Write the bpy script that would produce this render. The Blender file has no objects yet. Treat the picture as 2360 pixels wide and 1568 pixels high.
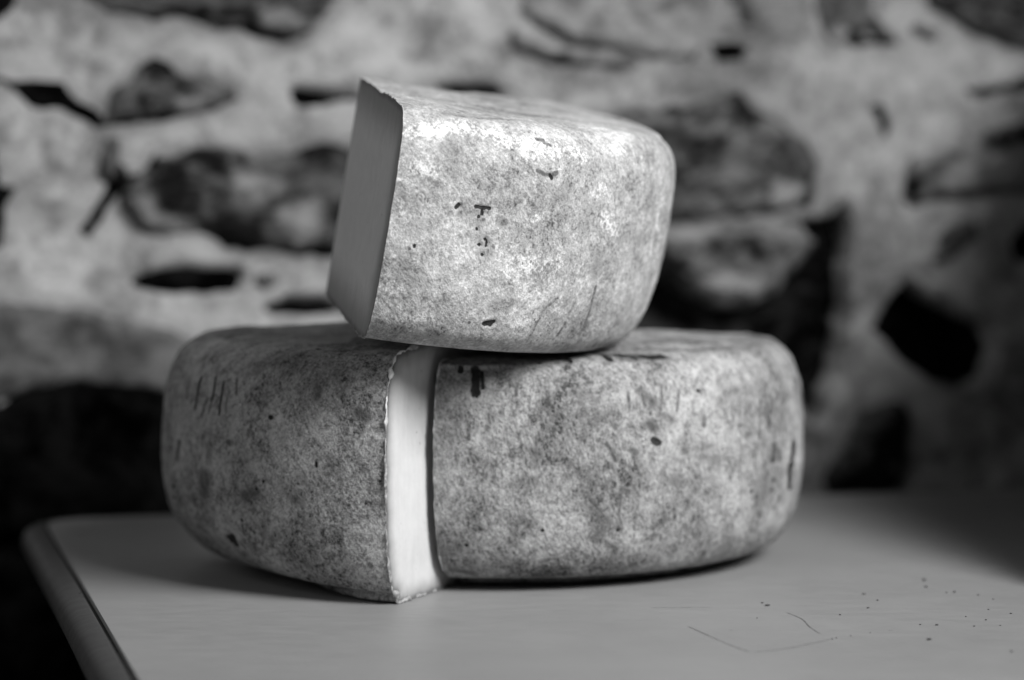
import bpy, math, random
import numpy as np

# ------------------------------------------------------------------ camera, world, light, exposure
scene = bpy.context.scene
COL = scene.collection
PITCH, CAM_H = 0.0738, 0.1874
PHI = 0.2374                                     # the table and the room stand turned by this much
EX = np.array([math.cos(PHI), math.sin(PHI)]); EY = np.array([-math.sin(PHI), math.cos(PHI)]); T0 = np.array([-.235, 1.378])
def rw(u, v, z=0.0):                             # room coordinates (along the wall, into the wall, up) to world
    p = T0 + EX*u + EY*v
    return (float(p[0]), float(p[1]), float(z))

cam = bpy.data.cameras.new('camera'); cam_o = bpy.data.objects.new('camera', cam); COL.objects.link(cam_o)
cam_o.location = (0, 0, CAM_H); cam_o.rotation_euler = (math.pi/2-PITCH, 0, 0)
cam.sensor_width = 36; cam.lens = 6600/2359*36; cam.clip_start = .02; cam.clip_end = 50
cam.dof.use_dof = True; cam.dof.focus_distance = 1.10; cam.dof.aperture_fstop = 4.5; cam.dof.aperture_blades = 0
scene.camera = cam_o

world = bpy.data.worlds.new('World'); scene.world = world; world.use_nodes = True
world.node_tree.nodes['Background'].inputs[0].default_value = (1, 1, 1, 1)
world.node_tree.nodes['Background'].inputs[1].default_value = .018

def area_light(name, loc, target, size, power):
    L = bpy.data.lights.new(name, 'AREA'); L.shape = 'RECTANGLE'; L.size, L.size_y = size; L.energy = power
    o = bpy.data.objects.new(name, L); COL.objects.link(o); o.location = loc
    d = np.array(target)-np.array(loc)
    from mathutils import Vector
    o.rotation_euler = Vector(d).to_track_quat('-Z', 'Y').to_euler()
    return o
KEY_U, KEY_V, KEY_Z = .83, -1.10, .93
area_light('window_light', rw(KEY_U, KEY_V, KEY_Z), rw(.14, -.25, .09), (.62, .62), 5.3).data.spread = math.radians(68)
area_light('fill_light', (-1.15, .30, .85), (0, 1.2, .1), (.9, .9), 3.2)  # added fill without a seen source, lifts the left-facing sides

vs = scene.view_settings; vs.view_transform = 'Standard'; vs.look = 'None'; vs.exposure = 0; vs.gamma = 1; vs.use_curve_mapping = False
scene.cycles.use_denoising = True
scene.cycles.max_bounces = 6; scene.cycles.diffuse_bounces = 3
scene.cycles.sample_clamp_indirect = 4

# ---- GEO BEGIN
def vnoise(p, seed=0):
    p = np.asarray(p, float); i = np.floor(p).astype(np.int64); f = p - i; f = f*f*(3-2*f)
    def h(x, y, z):
        n = (x*374761393 + y*668265263 + z*2147483647 + seed*974634777) & 0xffffffff
        n = ((n ^ (n >> 13))*1274126177) & 0xffffffff
        n = ((n ^ (n >> 16))*2246822519) & 0xffffffff
        return ((n ^ (n >> 15)) & 0xffff)/32767.5 - 1.0
    r = 0
    for dx in (0, 1):
        for dy in (0, 1):
            for dz in (0, 1):
                w = (f[..., 0] if dx else 1-f[..., 0])*(f[..., 1] if dy else 1-f[..., 1])*(f[..., 2] if dz else 1-f[..., 2])
                r = r + w*h(i[..., 0]+dx, i[..., 1]+dy, i[..., 2]+dz)
    return r

def fbm(p, seed=0, octs=4, gain=.5):
    p = np.asarray(p, float); a = 1.0; r = 0
    for k in range(octs):
        r = r + a*vnoise(p*2**k + 17.3*k, seed+k); a *= gain
    return r

def smooth(x, a, b):
    t = np.clip((x-a)/(b-a), 0, 1); return t*t*(3-2*t)

def catmull(P, n):
    P = np.asarray(P, float); Q = np.vstack([2*P[0]-P[1], P, 2*P[-1]-P[-2]]); out = []
    m = len(P)-1
    for k in range(m):
        a, b, c, d = Q[k:k+4]; t = np.linspace(0, 1, n, endpoint=(k == m-1))[:, None]
        out.append(.5*(2*b + (c-a)*t + (2*a-5*b+4*c-d)*t*t + (3*b-a-3*c+d)*t**3))
    return np.vstack(out)

def resample(P, n, dense=False):
    d = np.r_[0, np.cumsum(np.linalg.norm(np.diff(P, axis=0), axis=1))]; s = np.linspace(0, 1, n)
    if dense: s = np.interp(s, [0, .1, .9, 1], [0, .2, .8, 1])
    s = s*d[-1]
    return np.stack([np.interp(s, d, P[:, k]) for k in range(P.shape[1])], 1)

def wedge_grid(w, ns, na):
    """the rind of a wedge in its own frame: apex axis at the origin, angle 0 towards -y"""
    H, R0 = w['H'], w['R']; a = np.linspace(0, w['span'], na); G = np.zeros((ns, na, 3))
    for j, aj in enumerate(a):
        R = R0
        if 'ctr' in w:                                # the cut does not run through the middle of the wheel
            c = np.array(w['ctr']); D = np.array([np.sin(aj)*w['side'], -np.cos(aj)]); dc = float(D@c); R = dc+math.sqrt(dc*dc-c@c+w['RC']**2)
        k = float(smooth(aj, 0, w['turn'])); b = w['b0']+(w['b1']-w['b0'])*k; t = w['t0']+(w['t1']-w['t0'])*k
        pr = [(0, 0), (R*.4, 0), (R-.46*H*b, 0)]
        lf = 1+w.get('lift', 0)*k; pr += [(R+d*H*b, z*H*(lf if z < .2 else 1)) for d, z in w['low']] + [(R+d*H, z*H) for d, z in w['mid']] + [(R+d*H*t, z*H) for d, z in w['up']]
        pr += [(R*.62, H*(1.0+.35*w['dome'])), (R*.3, H*(1+.85*w['dome'])), (0, H*(1+w['dome']))]
        q = resample(catmull(pr, 14), ns, True)
        G[:, j, 0] = q[:, 0]*np.sin(aj)*w['side']; G[:, j, 1] = -q[:, 0]*np.cos(aj); G[:, j, 2] = q[:, 1]
    r = np.linalg.norm(G[..., :2], axis=2)
    n1 = fbm(G*22+w['seed'], w['seed'], 3)*w['lump']; n2 = fbm(G*130, w['seed']+9, 3)*.00028
    k = (1+(n1+n2)/w['R']*smooth(r, .3*R0, .8*R0)); G[..., 0] *= k; G[..., 1] *= k
    G[..., 2] += (fbm(G*26+5, w['seed']+20, 3)*.0011+n2)*smooth(G[..., 2], .75*H, H)
    return a, G

def off_centre(P1, th, Rc, cut, L):
    """apex of a wedge whose cut leaves the rim at P1 along direction cut; the rim is an arc about its own centre"""
    P1 = np.array(P1); O = P1+Rc*np.array([np.sin(th), np.cos(th)]); A = P1+L*np.array([np.sin(cut), np.cos(cut)])
    d = O-A; c, s = np.cos(cut), np.sin(cut)
    return (float(A[0]), float(A[1]), 0), (float(c*d[0]-s*d[1]), float(s*d[0]+c*d[1]))
CUT = .42
AL, CL = off_centre((-.0493, 1.1108), .2489, .1351, CUT, .125)
AR, CR = off_centre((-.0315, 1.1414), .236, .1298, CUT, .120)
LOW = [(-.30, .040), (-.165, .066), (-.07, .145), (-.02, .28)]
MID = [(0, .45), (0, .62)]
UP = [(-.02, .78), (-.06, .89), (-.13, .965), (-.24, 1.0)]
WEDGES = {
 'left': dict(H=.1, R=.150, span=np.radians(80), side=-1, b0=.35, b1=1.1, t0=.65, t1=.95, turn=np.radians(42), dome=.06, lump=.0010, seed=3, lift=.22,
              low=LOW, mid=MID, up=UP, O=AL, ctr=CL, RC=.1351, rot=(0, 0, -CUT)),
 'right': dict(H=.094, R=.112, span=np.radians(145), side=1, b0=.8, b1=.8, t0=.4, t1=.8, turn=np.radians(60), dome=.06, lump=.0010, seed=11, lift=.08,
              low=LOW, mid=MID, up=UP, O=AR, ctr=CR, RC=.1298, rot=(0, 0, -CUT)),
 'top': dict(H=.092, R=.1376, span=np.radians(124.5), side=1, b0=1, b1=1, t0=1, t1=1, turn=1, dome=0.0, lump=.0009, seed=23,
              low=[(-.20, .01), (-.12, .04), (-.06, .11), (-.02, .24)], mid=[(0, .42), (0, .62)], up=[(-.01, .78), (-.035, .89), (-.09, .96), (-.18, 1.0)],
              O=(-.0792, 1.2155, .1175), rot=(.0631, .1693, .1959)),
}
def wedge_matrix(w):
    rx, ry, rz = w['rot']; c, s = np.cos, np.sin
    X = np.array([[1, 0, 0], [0, c(rx), -s(rx)], [0, s(rx), c(rx)]]); Y = np.array([[c(ry), 0, s(ry)], [0, 1, 0], [-s(ry), 0, c(ry)]])
    Z = np.array([[c(rz), -s(rz), 0], [s(rz), c(rz), 0], [0, 0, 1]])
    return Y@X@Z, np.array(w['O'])
# ---- GEO END
STONES_AND_GAPS = [  # black entries include slots, holes and cracks, their shade painted as dark pieces
 ('black',0.004,0,[(-0.0172,0.2652),(0.0039,0.2611),(0.0038,0.2524),(0.0016,0.2482),(-0.0024,0.244),(-0.0176,0.2391)]),
 ('strata',0.006,0,[(0.0285,0.268),(0.0384,0.2505),(0.0546,0.2441),(0.0723,0.242),(0.0846,0.2437),(0.1013,0.2378),(0.1171,0.2386),(0.1308,0.2325),(0.1417,0.2308),(0.1536,0.2347),(0.1614,0.2433),(0.1702,0.2541),(0.1741,0.2699)]),
 ('mottle',0.006,0,[(0.0505,0.2065),(0.0622,0.2107),(0.0666,0.2203),(0.0728,0.2241),(0.0813,0.2215),(0.0877,0.215),(0.0962,0.2151),(0.1058,0.2109),(0.1167,0.2098),(0.1155,0.2024),(0.1069,0.197),(0.0844,0.1939),(0.062,0.1896),(0.0472,0.189)]),
 ('black',0.002,0,[(-0.0179,0.2128),(-0.0049,0.2131),(0.0085,0.2107),(0.0263,0.2095),(0.0345,0.2009),(0.0439,0.1949),(0.0481,0.1896),(0.0439,0.1881),(0.0344,0.1932),(0.0261,0.1976),(0.0125,0.1984),(0.0022,0.2052),(-0.005,0.2105),(-0.018,0.2085)]),
 ('grey',0.002,0,[(0.0473,0.1839),(0.0571,0.1839),(0.0557,0.1725),(0.0569,0.1647),(0.052,0.161),(0.0471,0.1576),(0.0432,0.1643),(0.0464,0.1754)]),
 ('black',0.003,0,[(0.0521,0.1687),(0.0569,0.1654),(0.0584,0.1609),(0.068,0.1651),(0.0746,0.1731),(0.075,0.1676),(0.0671,0.1598),(0.0548,0.1554),(0.047,0.1465),(0.0391,0.1332),(0.0362,0.1377),(0.0435,0.1499),(0.0493,0.1576)]),
 ('dark',0.007,0,[(0.0564,0.1545),(0.0584,0.1587),(0.068,0.1642),(0.0746,0.1725),(0.0853,0.1747),(0.095,0.1778),(0.1056,0.1778),(0.1121,0.1766),(0.125,0.1746),(0.1434,0.1746),(0.1544,0.1788),(0.1655,0.1815),(0.1876,0.1808),(0.1874,0.1182),(0.1619,0.1181),(0.1541,0.1216),(0.1431,0.1205),(0.1324,0.1238),(0.1215,0.1228),(0.1106,0.1263),(0.1021,0.1318),(0.0947,0.1339),(0.0785,0.1329),(0.0677,0.133),(0.0593,0.1418),(0.0552,0.1491)]),
 ('black',0.001,0.006,[(0.0599,0.1075),(0.0675,0.1121),(0.0837,0.1146),(0.1105,0.1148),(0.1171,0.1118),(0.1159,0.1037),(0.0996,0.1023),(0.0836,0.1025),(0.0675,0.1043)]),
 ('grey',0.002,0,[(0.1246,0.111),(0.1323,0.113),(0.1389,0.1086),(0.1311,0.1035),(0.1252,0.1056)]),
 ('black',0.001,0.006,[(0.1297,0.0935),(0.143,0.0983),(0.1628,0.098),(0.1734,0.0919),(0.1595,0.0896),(0.1354,0.0905)]),
 ('black',0.001,0.006,[(0.145,0.2041),(0.1477,0.2083),(0.1582,0.207),(0.1778,0.2053),(0.1819,0.2014),(0.1626,0.1982),(0.1484,0.1991)]),
 ('black',0.001,0.006,[(0.2167,0.209),(0.2352,0.21),(0.2516,0.2096),(0.2563,0.205),(0.253,0.2007),(0.2436,0.202),(0.2333,0.205)]),
 ('black',0.004,0,[(-0.0184,0.1777),(-0.0054,0.1777),(0.0008,0.1707),(0.0053,0.1631),(0.0041,0.1548),(-0.0016,0.1473),(-0.0037,0.1389),(-0.006,0.127),(-0.0191,0.1249)]),
 ('grey',0.004,0,[(-0.0195,0.0984),(-0.0064,0.1004),(0.0067,0.098),(0.0375,0.0949),(0.0597,0.0894),(0.0821,0.0834),(0.0955,0.0764),(0.0908,0.0471),(0.0661,0.0521),(0.0238,0.0553),(0.0061,0.0512),(-0.0202,0.0429)]),
 ('boulder',0.014,0,[(-0.0245,0.0474),(-0.0071,0.0466),(0.0062,0.055),(0.0239,0.0593),(0.0483,0.0593),(0.0661,0.0557),(0.0863,0.0506),(0.0974,0.0288),(0.097,-0.0259),(0.0586,-0.0291),(0.0251,-0.0279),(0.0052,-0.0277),(-0.0257,-0.0329)]),
 ('mid',0.007,0,[(0.291,0.1865),(0.3053,0.1929),(0.3246,0.1969),(0.3422,0.1981),(0.3602,0.1995),(0.378,0.2051),(0.3908,0.2068),(0.3962,0.1982),(0.4143,0.1895),(0.4273,0.1827),(0.4347,0.1671),(0.433,0.1532),(0.4286,0.144),(0.4147,0.1406),(0.3875,0.1391),(0.3605,0.1356),(0.3393,0.1353),(0.2911,0.1403)]),
 ('recess_shade',-0.01,0.03,[(0.3224,0.1261),(0.3515,0.1291),(0.3784,0.1303),(0.4031,0.1312),(0.4277,0.1353),(0.4404,0.1359),(0.4486,0.1439),(0.4525,0.1287),(0.4517,0.1094),(0.4502,0.0833),(0.4466,0.0571),(0.4351,0.0279),(0.4285,0.03),(0.4228,0.0587),(0.4097,0.0685),(0.3225,0.0771)]),  # recess under the bulge, its shade put into the colour
 ('mid',0.009,0,[(0.3248,0.1319),(0.3498,0.1343),(0.3784,0.1352),(0.4105,0.1359),(0.4254,0.1346),(0.4318,0.1251),(0.4231,0.1133),(0.4108,0.0969),(0.3959,0.0919),(0.3762,0.0922),(0.3614,0.0995),(0.3467,0.1072),(0.3248,0.1074)]),
 ('black',-0.006,0.03,[(0.4872,0.1019),(0.4985,0.0938),(0.5326,0.0772),(0.5403,0.0642),(0.5355,0.0493),(0.5237,0.043),(0.5085,0.0462),(0.4848,0.0616),(0.4712,0.0777),(0.4774,0.0898)]),
 ('midd',0.005,0,[(0.4828,0.1599),(0.4882,0.1722),(0.507,0.1757),(0.522,0.1826),(0.554,0.1915),(0.5749,0.1961),(0.5756,0.1503),(0.5546,0.1509),(0.5337,0.151),(0.5073,0.1492),(0.4885,0.1441),(0.4829,0.1494)]),
 ('black',0.001,0,[(0.4654,0.1999),(0.4717,0.2007),(0.4756,0.1895),(0.4729,0.1853),(0.4673,0.19)]),
 ('black',0.001,0,[(0.5191,0.2089),(0.5347,0.2094),(0.5537,0.214),(0.572,0.2177),(0.5721,0.2105),(0.5538,0.2078),(0.5348,0.2051),(0.5212,0.205)]),
 ('grey',0.004,0,[(0.4283,0.2708),(0.4285,0.2521),(0.4396,0.2316),(0.4546,0.2298),(0.4692,0.2304),(0.4828,0.2314),(0.4758,0.2408),(0.4664,0.2513),(0.4617,0.2713)]),
 ('dark',0.005,0,[(0.4944,0.2717),(0.4984,0.2552),(0.51,0.247),(0.5248,0.2386),(0.5439,0.233),(0.5719,0.226),(0.5712,0.2726)]),
 ('grey',0.002,0,[(0.4867,0.244),(0.4968,0.2441),(0.505,0.238),(0.4987,0.2344),(0.489,0.2383)]),
 ('black',0.007,0,[(0.3715,0.2323),(0.3852,0.2345),(0.395,0.229),(0.3906,0.2234),(0.3754,0.2247)]),
 ('midd',0.003,0,[(0.2599,0.2459),(0.2655,0.2373),(0.2719,0.2351),(0.2812,0.2294),(0.2952,0.2281),(0.3046,0.2264),(0.3278,0.2265),(0.3322,0.2217),(0.3243,0.2184),(0.3091,0.2206),(0.2905,0.2205),(0.2719,0.2239),(0.262,0.2318)]),
 ('light',0.004,0,[(0.2648,0.2688),(0.2672,0.2483),(0.279,0.2393),(0.2957,0.2325),(0.3196,0.2308),(0.339,0.2247),(0.3632,0.2237),(0.3717,0.233),(0.3728,0.2701)]),
 ('midd',0.003,0,[(0.3776,0.2702),(0.379,0.2424),(0.3852,0.2366),(0.3975,0.2344),(0.4246,0.2357),(0.432,0.2428),(0.4256,0.2708)]),
 ('grey',0.003,0,[(0.4988,0.112),(0.5025,0.1266),(0.5149,0.1358),(0.5267,0.1374),(0.5289,0.1263),(0.5172,0.1171),(0.5039,0.11)]),
 ('black',0.002,0,[(0.5732,0.1383),(0.5549,0.1324),(0.5487,0.1252),(0.5507,0.1167),(0.5551,0.1143),(0.5736,0.1116)]),
 ('dark',0.005,0,[(0.46,0.0317),(0.4841,0.0378),(0.4903,0.0278),(0.487,0.0031),(0.4815,-0.0115),(0.4678,-0.015),(0.4417,-0.0125),(0.4371,-0.0049),(0.449,0.013)]),
 ('mid',0.005,0,[(-0.0672,0.21),(-0.0924,0.229),(-0.1211,0.2473),(-0.1697,0.2394),(-0.2144,0.2375),(-0.2333,0.2194),(-0.2451,0.1991),(-0.2063,0.1866),(-0.1729,0.1707),(-0.1262,0.1777),(-0.083,0.1883)]),
 ('dark',0.005,0,[(-0.1007,0.11),(-0.1162,0.1311),(-0.1487,0.1502),(-0.205,0.1565),(-0.2462,0.1388),(-0.2909,0.1232),(-0.2897,0.097),(-0.2421,0.0833),(-0.2033,0.0689),(-0.1499,0.0709),(-0.1022,0.0849)]),
 ('mid',0.005,0,[(-0.0758,0.02),(-0.0989,0.0364),(-0.1209,0.0518),(-0.1599,0.0546),(-0.1958,0.0465),(-0.2283,0.0315),(-0.2135,0.0107),(-0.1913,-0.0038),(-0.16,-0.0149),(-0.1194,-0.0135),(-0.0818,-0.0019)]),
 ('strata',0.005,0,[(-0.2579,0.17),(-0.276,0.1948),(-0.2964,0.2225),(-0.3399,0.2193),(-0.3787,0.2102),(-0.3966,0.184),(-0.3903,0.1573),(-0.379,0.1296),(-0.3409,0.1157),(-0.3042,0.1296),(-0.272,0.1434)]),
 ('grey',0.005,0,[(-0.2735,0.05),(-0.2881,0.0691),(-0.3138,0.0827),(-0.3516,0.0962),(-0.3922,0.0844),(-0.4043,0.0608),(-0.413,0.0378),(-0.3783,0.0248),(-0.3515,0.0045),(-0.3105,0.0131),(-0.2743,0.0259)]),
 ('dark',0.005,0,[(0.0127,0.32),(0.0023,0.3381),(-0.0347,0.3501),(-0.085,0.3605),(-0.1274,0.3458),(-0.1563,0.3299),(-0.1705,0.3085),(-0.1375,0.2897),(-0.0823,0.2867),(-0.0352,0.2904),(0.0141,0.299)]),
 ('mid',0.005,0,[(0.1887,0.33),(0.1847,0.3456),(0.1577,0.361),(0.1069,0.3642),(0.0726,0.3505),(0.0549,0.3372),(0.0353,0.3207),(0.0653,0.3063),(0.1097,0.3031),(0.1533,0.3027),(0.1769,0.3163)]),
 ('midd',0.005,0,[(0.4272,0.32),(0.4049,0.3391),(0.3646,0.3542),(0.3079,0.3495),(0.2511,0.3478),(0.2285,0.3294),(0.2241,0.3101),(0.2584,0.2951),(0.3051,0.2837),(0.3626,0.2874),(0.4077,0.3003)]),
 ('dark',0.005,0,[(0.559,0.31),(0.5531,0.3246),(0.5246,0.3331),(0.4905,0.3384),(0.4545,0.3325),(0.4422,0.3173),(0.4288,0.301),(0.4544,0.2874),(0.49,0.2803),(0.5301,0.2818),(0.5681,0.2912)]),
 ('light',0.005,0,[(-0.1674,0.32),(-0.1925,0.3362),(-0.221,0.3478),(-0.2622,0.3571),(-0.299,0.3448),(-0.3338,0.3308),(-0.3271,0.3101),(-0.3001,0.2947),(-0.2624,0.2824),(-0.2206,0.2918),(-0.1879,0.3025)]),
 ('mid',0.005,0,[(0.0833,0.41),(0.0734,0.4283),(0.0429,0.4465),(-0.0142,0.4485),(-0.0658,0.4395),(-0.0904,0.4203),(-0.0711,0.4019),(-0.0544,0.3856),(-0.0128,0.3753),(0.0428,0.3736),(0.072,0.392)]),
 ('strata',0.005,0,[(0.3218,0.42),(0.3147,0.4413),(0.2592,0.45),(0.2045,0.4577),(0.1523,0.4474),(0.1232,0.43),(0.1196,0.4097),(0.1549,0.3937),(0.2078,0.3902),(0.2675,0.3836),(0.3184,0.3979)]),
 ('grey',0.005,0,[(0.5408,0.41),(0.5117,0.4279),(0.4792,0.4434),(0.4259,0.448),(0.3904,0.4323),(0.3446,0.4209),(0.3666,0.4016),(0.3717,0.3794),(0.4284,0.3786),(0.4836,0.3729),(0.5084,0.3929)]),
 ('boulder',0.005,0,[(0.1825,-0.17),(0.1683,-0.0701),(0.0777,0.0064),(-0.0506,0.0054),(-0.1668,-0.0303),(-0.2044,-0.1253),(-0.2292,-0.2207),(-0.1455,-0.2895),(-0.0529,-0.3586),(0.0713,-0.3349),(0.1409,-0.2553)]),  # near-black piece added to darken the wall below the table
 ('strata',0.005,0,[(-0.2008,-0.24),(-0.2361,-0.2172),(-0.2569,-0.1876),(-0.3137,-0.1871),(-0.3553,-0.2046),(-0.3909,-0.2252),(-0.3952,-0.2555),(-0.3617,-0.2795),(-0.3146,-0.2964),(-0.2638,-0.2841),(-0.2292,-0.2653)]),
]
STAINS_SHADE = [  # dark patches on the stones, with crevice shade painted under some
 [(0.4381,-0.0002),(0.4822,0.001),(0.4815,-0.0122),(0.4678,-0.0155),(0.4404,-0.0129)],
 [(0.4691,0.029),(0.4895,0.0286),(0.4873,0.0021),(0.4669,0.0014)],
 [(0.3588,0.1347),(0.3857,0.1396),(0.4129,0.1437),(0.4241,0.15),(0.4303,0.1558),(0.4365,0.1534),(0.4354,0.1416),(0.413,0.1366),(0.3858,0.1349)],
 [(0.0474,0.1892),(0.0621,0.1932),(0.0844,0.1959),(0.092,0.195),(0.083,0.1921),(0.062,0.1883)],
 [(0.1014,0.2412),(0.1194,0.2413),(0.1465,0.2382),(0.1545,0.2365),(0.1511,0.2306),(0.1283,0.2313),(0.1036,0.2352)],
 [(0.0835,0.251),(0.1104,0.249),(0.1375,0.2437),(0.1375,0.2415),(0.1059,0.2446),(0.0813,0.2483)],
 [(0.1022,0.1484),(0.1096,0.1461),(0.1187,0.1415),(0.1277,0.1324),(0.1322,0.1245),(0.1208,0.1224),(0.1072,0.1281)],
 [(0.0874,0.1765),(0.1054,0.1776),(0.1098,0.1731),(0.112,0.1618),(0.1064,0.1607),(0.0985,0.1686),(0.0896,0.1698)],
 [(0.0716,0.1676),(0.0873,0.1686),(0.0917,0.1552),(0.0826,0.1485),(0.0715,0.1553)],
 [(0.0677,0.2221),(0.0744,0.2248),(0.0822,0.221),(0.0832,0.2132),(0.0721,0.2132)],
 [(0.0653,0.2032),(0.0787,0.2039),(0.0764,0.1972),(0.0663,0.1976)],
 [(0.3463,0.1981),(0.3634,0.2004),(0.3658,0.1953),(0.3488,0.1923)],
 [(0.3853,0.2063),(0.3908,0.2068),(0.3967,0.1982),(0.3928,0.19),(0.3854,0.1935)],
 [(0.361,0.1818),(0.3757,0.1865),(0.3855,0.1771),(0.3733,0.1701),(0.3611,0.1725)],
 [(0.3248,0.1307),(0.3491,0.1259),(0.3589,0.1164),(0.3492,0.1048),(0.3248,0.1074)],
 [(0.3686,0.1304),(0.3981,0.1313),(0.4032,0.1183),(0.3736,0.1162)],
 [(0.4495,0.243),(0.4691,0.2384),(0.4822,0.2314),(0.4671,0.2299),(0.4521,0.2308)],
 [(0.5286,0.1841),(0.5541,0.1888),(0.5724,0.1913),(0.5726,0.1792),(0.5313,0.1757)],
 [(0.4828,0.1599),(0.4906,0.1627),(0.4933,0.146),(0.4844,0.1446)],
 [(0.2719,0.2259),(0.2909,0.2256),(0.3053,0.2245),(0.3029,0.2188),(0.2743,0.2209)],
 [(0.1371,0.1753),(0.1655,0.1815),(0.1876,0.1808),(0.1876,0.1752),(0.1507,0.1718)],
 [(0.1505,0.1277),(0.1643,0.1253),(0.1642,0.1185),(0.1482,0.1198)],
]
PALES = [
 [(0.3393,0.1339),(0.349,0.1343),(0.3882,0.1372),(0.413,0.1387),(0.4279,0.1417),(0.4284,0.1374),(0.4105,0.1342),(0.3883,0.1321),(0.3491,0.1287),(0.3393,0.1283)],
 [(0.058,0.1442),(0.0781,0.1436),(0.0915,0.1384),(0.0949,0.1316),(0.0668,0.1312)],
 [(0.1143,0.1641),(0.1279,0.1651),(0.1392,0.1572),(0.1278,0.1516),(0.1165,0.1573)],
 [(0.1369,0.1459),(0.1552,0.1481),(0.1643,0.1367),(0.1459,0.1278),(0.1368,0.1346)],
 [(0.3663,0.1069),(0.3835,0.1095),(0.4033,0.1053),(0.4009,0.0947),(0.386,0.0925),(0.3688,0.0975)],  # paints the highlight on the bulging stone
 [(0.0831,0.2032),(0.1056,0.2055),(0.1055,0.1999),(0.0875,0.1977)],
 [(0.4103,0.1606),(0.4228,0.1559),(0.4204,0.1464),(0.4079,0.1477)],
 [(0.5058,0.165),(0.5211,0.1697),(0.5239,0.1554),(0.5085,0.1531)],
 [(0.1285,0.2492),(0.1511,0.2472),(0.1488,0.2405),(0.1307,0.2425)],
 [(0.2672,0.2506),(0.2814,0.2484),(0.3005,0.2348),(0.2885,0.2325),(0.2719,0.2392)],
 [(0.3462,0.2421),(0.3656,0.2446),(0.3681,0.2284),(0.3486,0.2259)],
 [(0.0581,0.1487),(0.0692,0.1508),(0.0736,0.1419),(0.0624,0.1397)],
]
MARKS_LEFT = [
 ([(0.0939,0.1363),(0.0932,0.134)],0.0018,0.00092,1),
 ([(0.0911,0.1375),(0.0932,0.1329)],0.00136,0.0007,1),
 ([(0.0792,0.1455)],0.00065,0.00038,1),
 ([(0.0792,0.1432),(0.0792,0.1398)],0.00041,0.00023,0.7),
 ([(0.0623,0.1181),(0.0588,0.1181)],0.00109,0.00072,1),
 ([(0.0483,0.1225)],0.00077,0.00063,1),
 ([(0.0602,0.1247)],0.00044,0.00031,0.9),
 ([(0.0084,0.1352)],0.00104,0.00087,0.6),
 ([(0.0035,0.1352)],0.00081,0.00071,0.6),
 ([(0.1163,0.1984),(0.1163,0.1926),(0.1163,0.1858)],0.00061,0.00026,1),
 ([(0.1044,0.1996),(0.1023,0.1949),(0.1023,0.1904)],0.00046,0.00023,0.9),
 ([(0.0967,0.1984),(0.0953,0.1926),(0.0946,0.1858)],0.00046,0.00023,0.8),
 ([(0.0869,0.2008),(0.0841,0.1949)],0.00045,0.00023,0.7),
 ([(0.1275,0.1961),(0.1254,0.1892)],0.00067,0.00022,0.7),
 ([(0.1058,0.1904),(0.1086,0.1835)],0.00043,0.00019,0.7),
 ([(0.1016,0.1915),(0.1023,0.1858)],0.00042,0.00019,0.6),
 ([(0.0904,0.1949),(0.0897,0.1881)],0.00036,0.00019,0.5),
 ([(0.0595,0.1881)],0.00095,0.00059,0.9),
 ([(0.0742,0.1558),(0.0679,0.1581)],0.00226,0.00136,0.55),
 ([(0.063,0.1627)],0.00051,0.00034,0.9),
 ([(0.0672,0.1593)],0.00053,0.00034,0.8),
 ([(0.1023,0.1616),(0.1051,0.1535)],0.00301,0.00143,0.55),
 ([(0.0133,0.1949),(0.0098,0.1938)],0.00197,0.00156,0.55),
 ([(0.035,0.2019),(0.0357,0.1984)],0.00169,0.00124,0.5),
 ([(0.0441,0.1581)],0.00258,0.00196,0.45),
 ([(0.0855,0.1754)],0.0015,0.00082,0.7),
 ([(0.0343,0.1731),(0.0343,0.172)],0.00038,0.0003,0.8),
 ([(0.028,0.1731)],0.00066,0.00053,0.6),
 ([(0.138,0.1535)],0.00168,0.00048,1),
 ([(0.1408,0.1489)],0.00172,0.0004,1),
 ([(0.0574,0.2019),(0.056,0.1996)],0.00047,0.0003,0.5),
 ([(0.0217,0.2008)],0.00106,0.0008,0.5),
 ([(0.042,0.1662)],0.0024,0.00188,0.35),
 ([(0.0637,0.1926)],0.00112,0.00066,0.5),
 ([(0.1205,0.1386)],0.00086,0.0003,0.8),
 ([(0.1282,0.172),(0.131,0.165)],0.00149,0.00052,0.6),
 ([(0.0995,0.1731),(0.1002,0.1662)],0.00185,0.00093,0.4),
 ([(0.0077,0.1835)],0.00094,0.00075,0.4),
 ([(0.0238,0.1466)],0.00165,0.00133,0.35),
 ([(0.0609,0.1398)],0.00171,0.00117,0.35),
 ([(0.0518,0.2226),(0.0476,0.2215)],0.00048,0.00034,0.9),
 ([(0.1408,0.2238),(0.1387,0.2203)],0.00294,0.00075,0.5),
]
PALE_LEFT = [
 ([(0.0616,0.1812),(0.0532,0.1823)],0.00197,0.00134,0.6),
 ([(0.0259,0.1915),(0.0161,0.1881)],0.00215,0.00171,0.5),
 ([(0.0147,0.1466),(0.0049,0.1478)],0.00066,0.00053,0.8),
 ([(0.0378,0.1949),(0.0357,0.1926)],0.0011,0.00081,0.5),
 ([(0.0238,0.1329),(0.0133,0.1352)],0.00148,0.0012,0.5),
 ([(0.0686,0.1432),(0.0483,0.1363)],0.00256,0.00176,0.4),
 ([(0.1898,0.2309),(0.1506,0.2381)],0.0061,0.00137,0.7),
 ([(0.0988,0.2078),(0.0904,0.2019)],0.00251,0.00116,0.4),
 ([(0.0637,0.2136),(0.049,0.2124)],0.00267,0.00167,0.4),
 ([(0.0133,0.2124),(0.0063,0.2113)],0.00195,0.00162,0.5),
]
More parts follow.
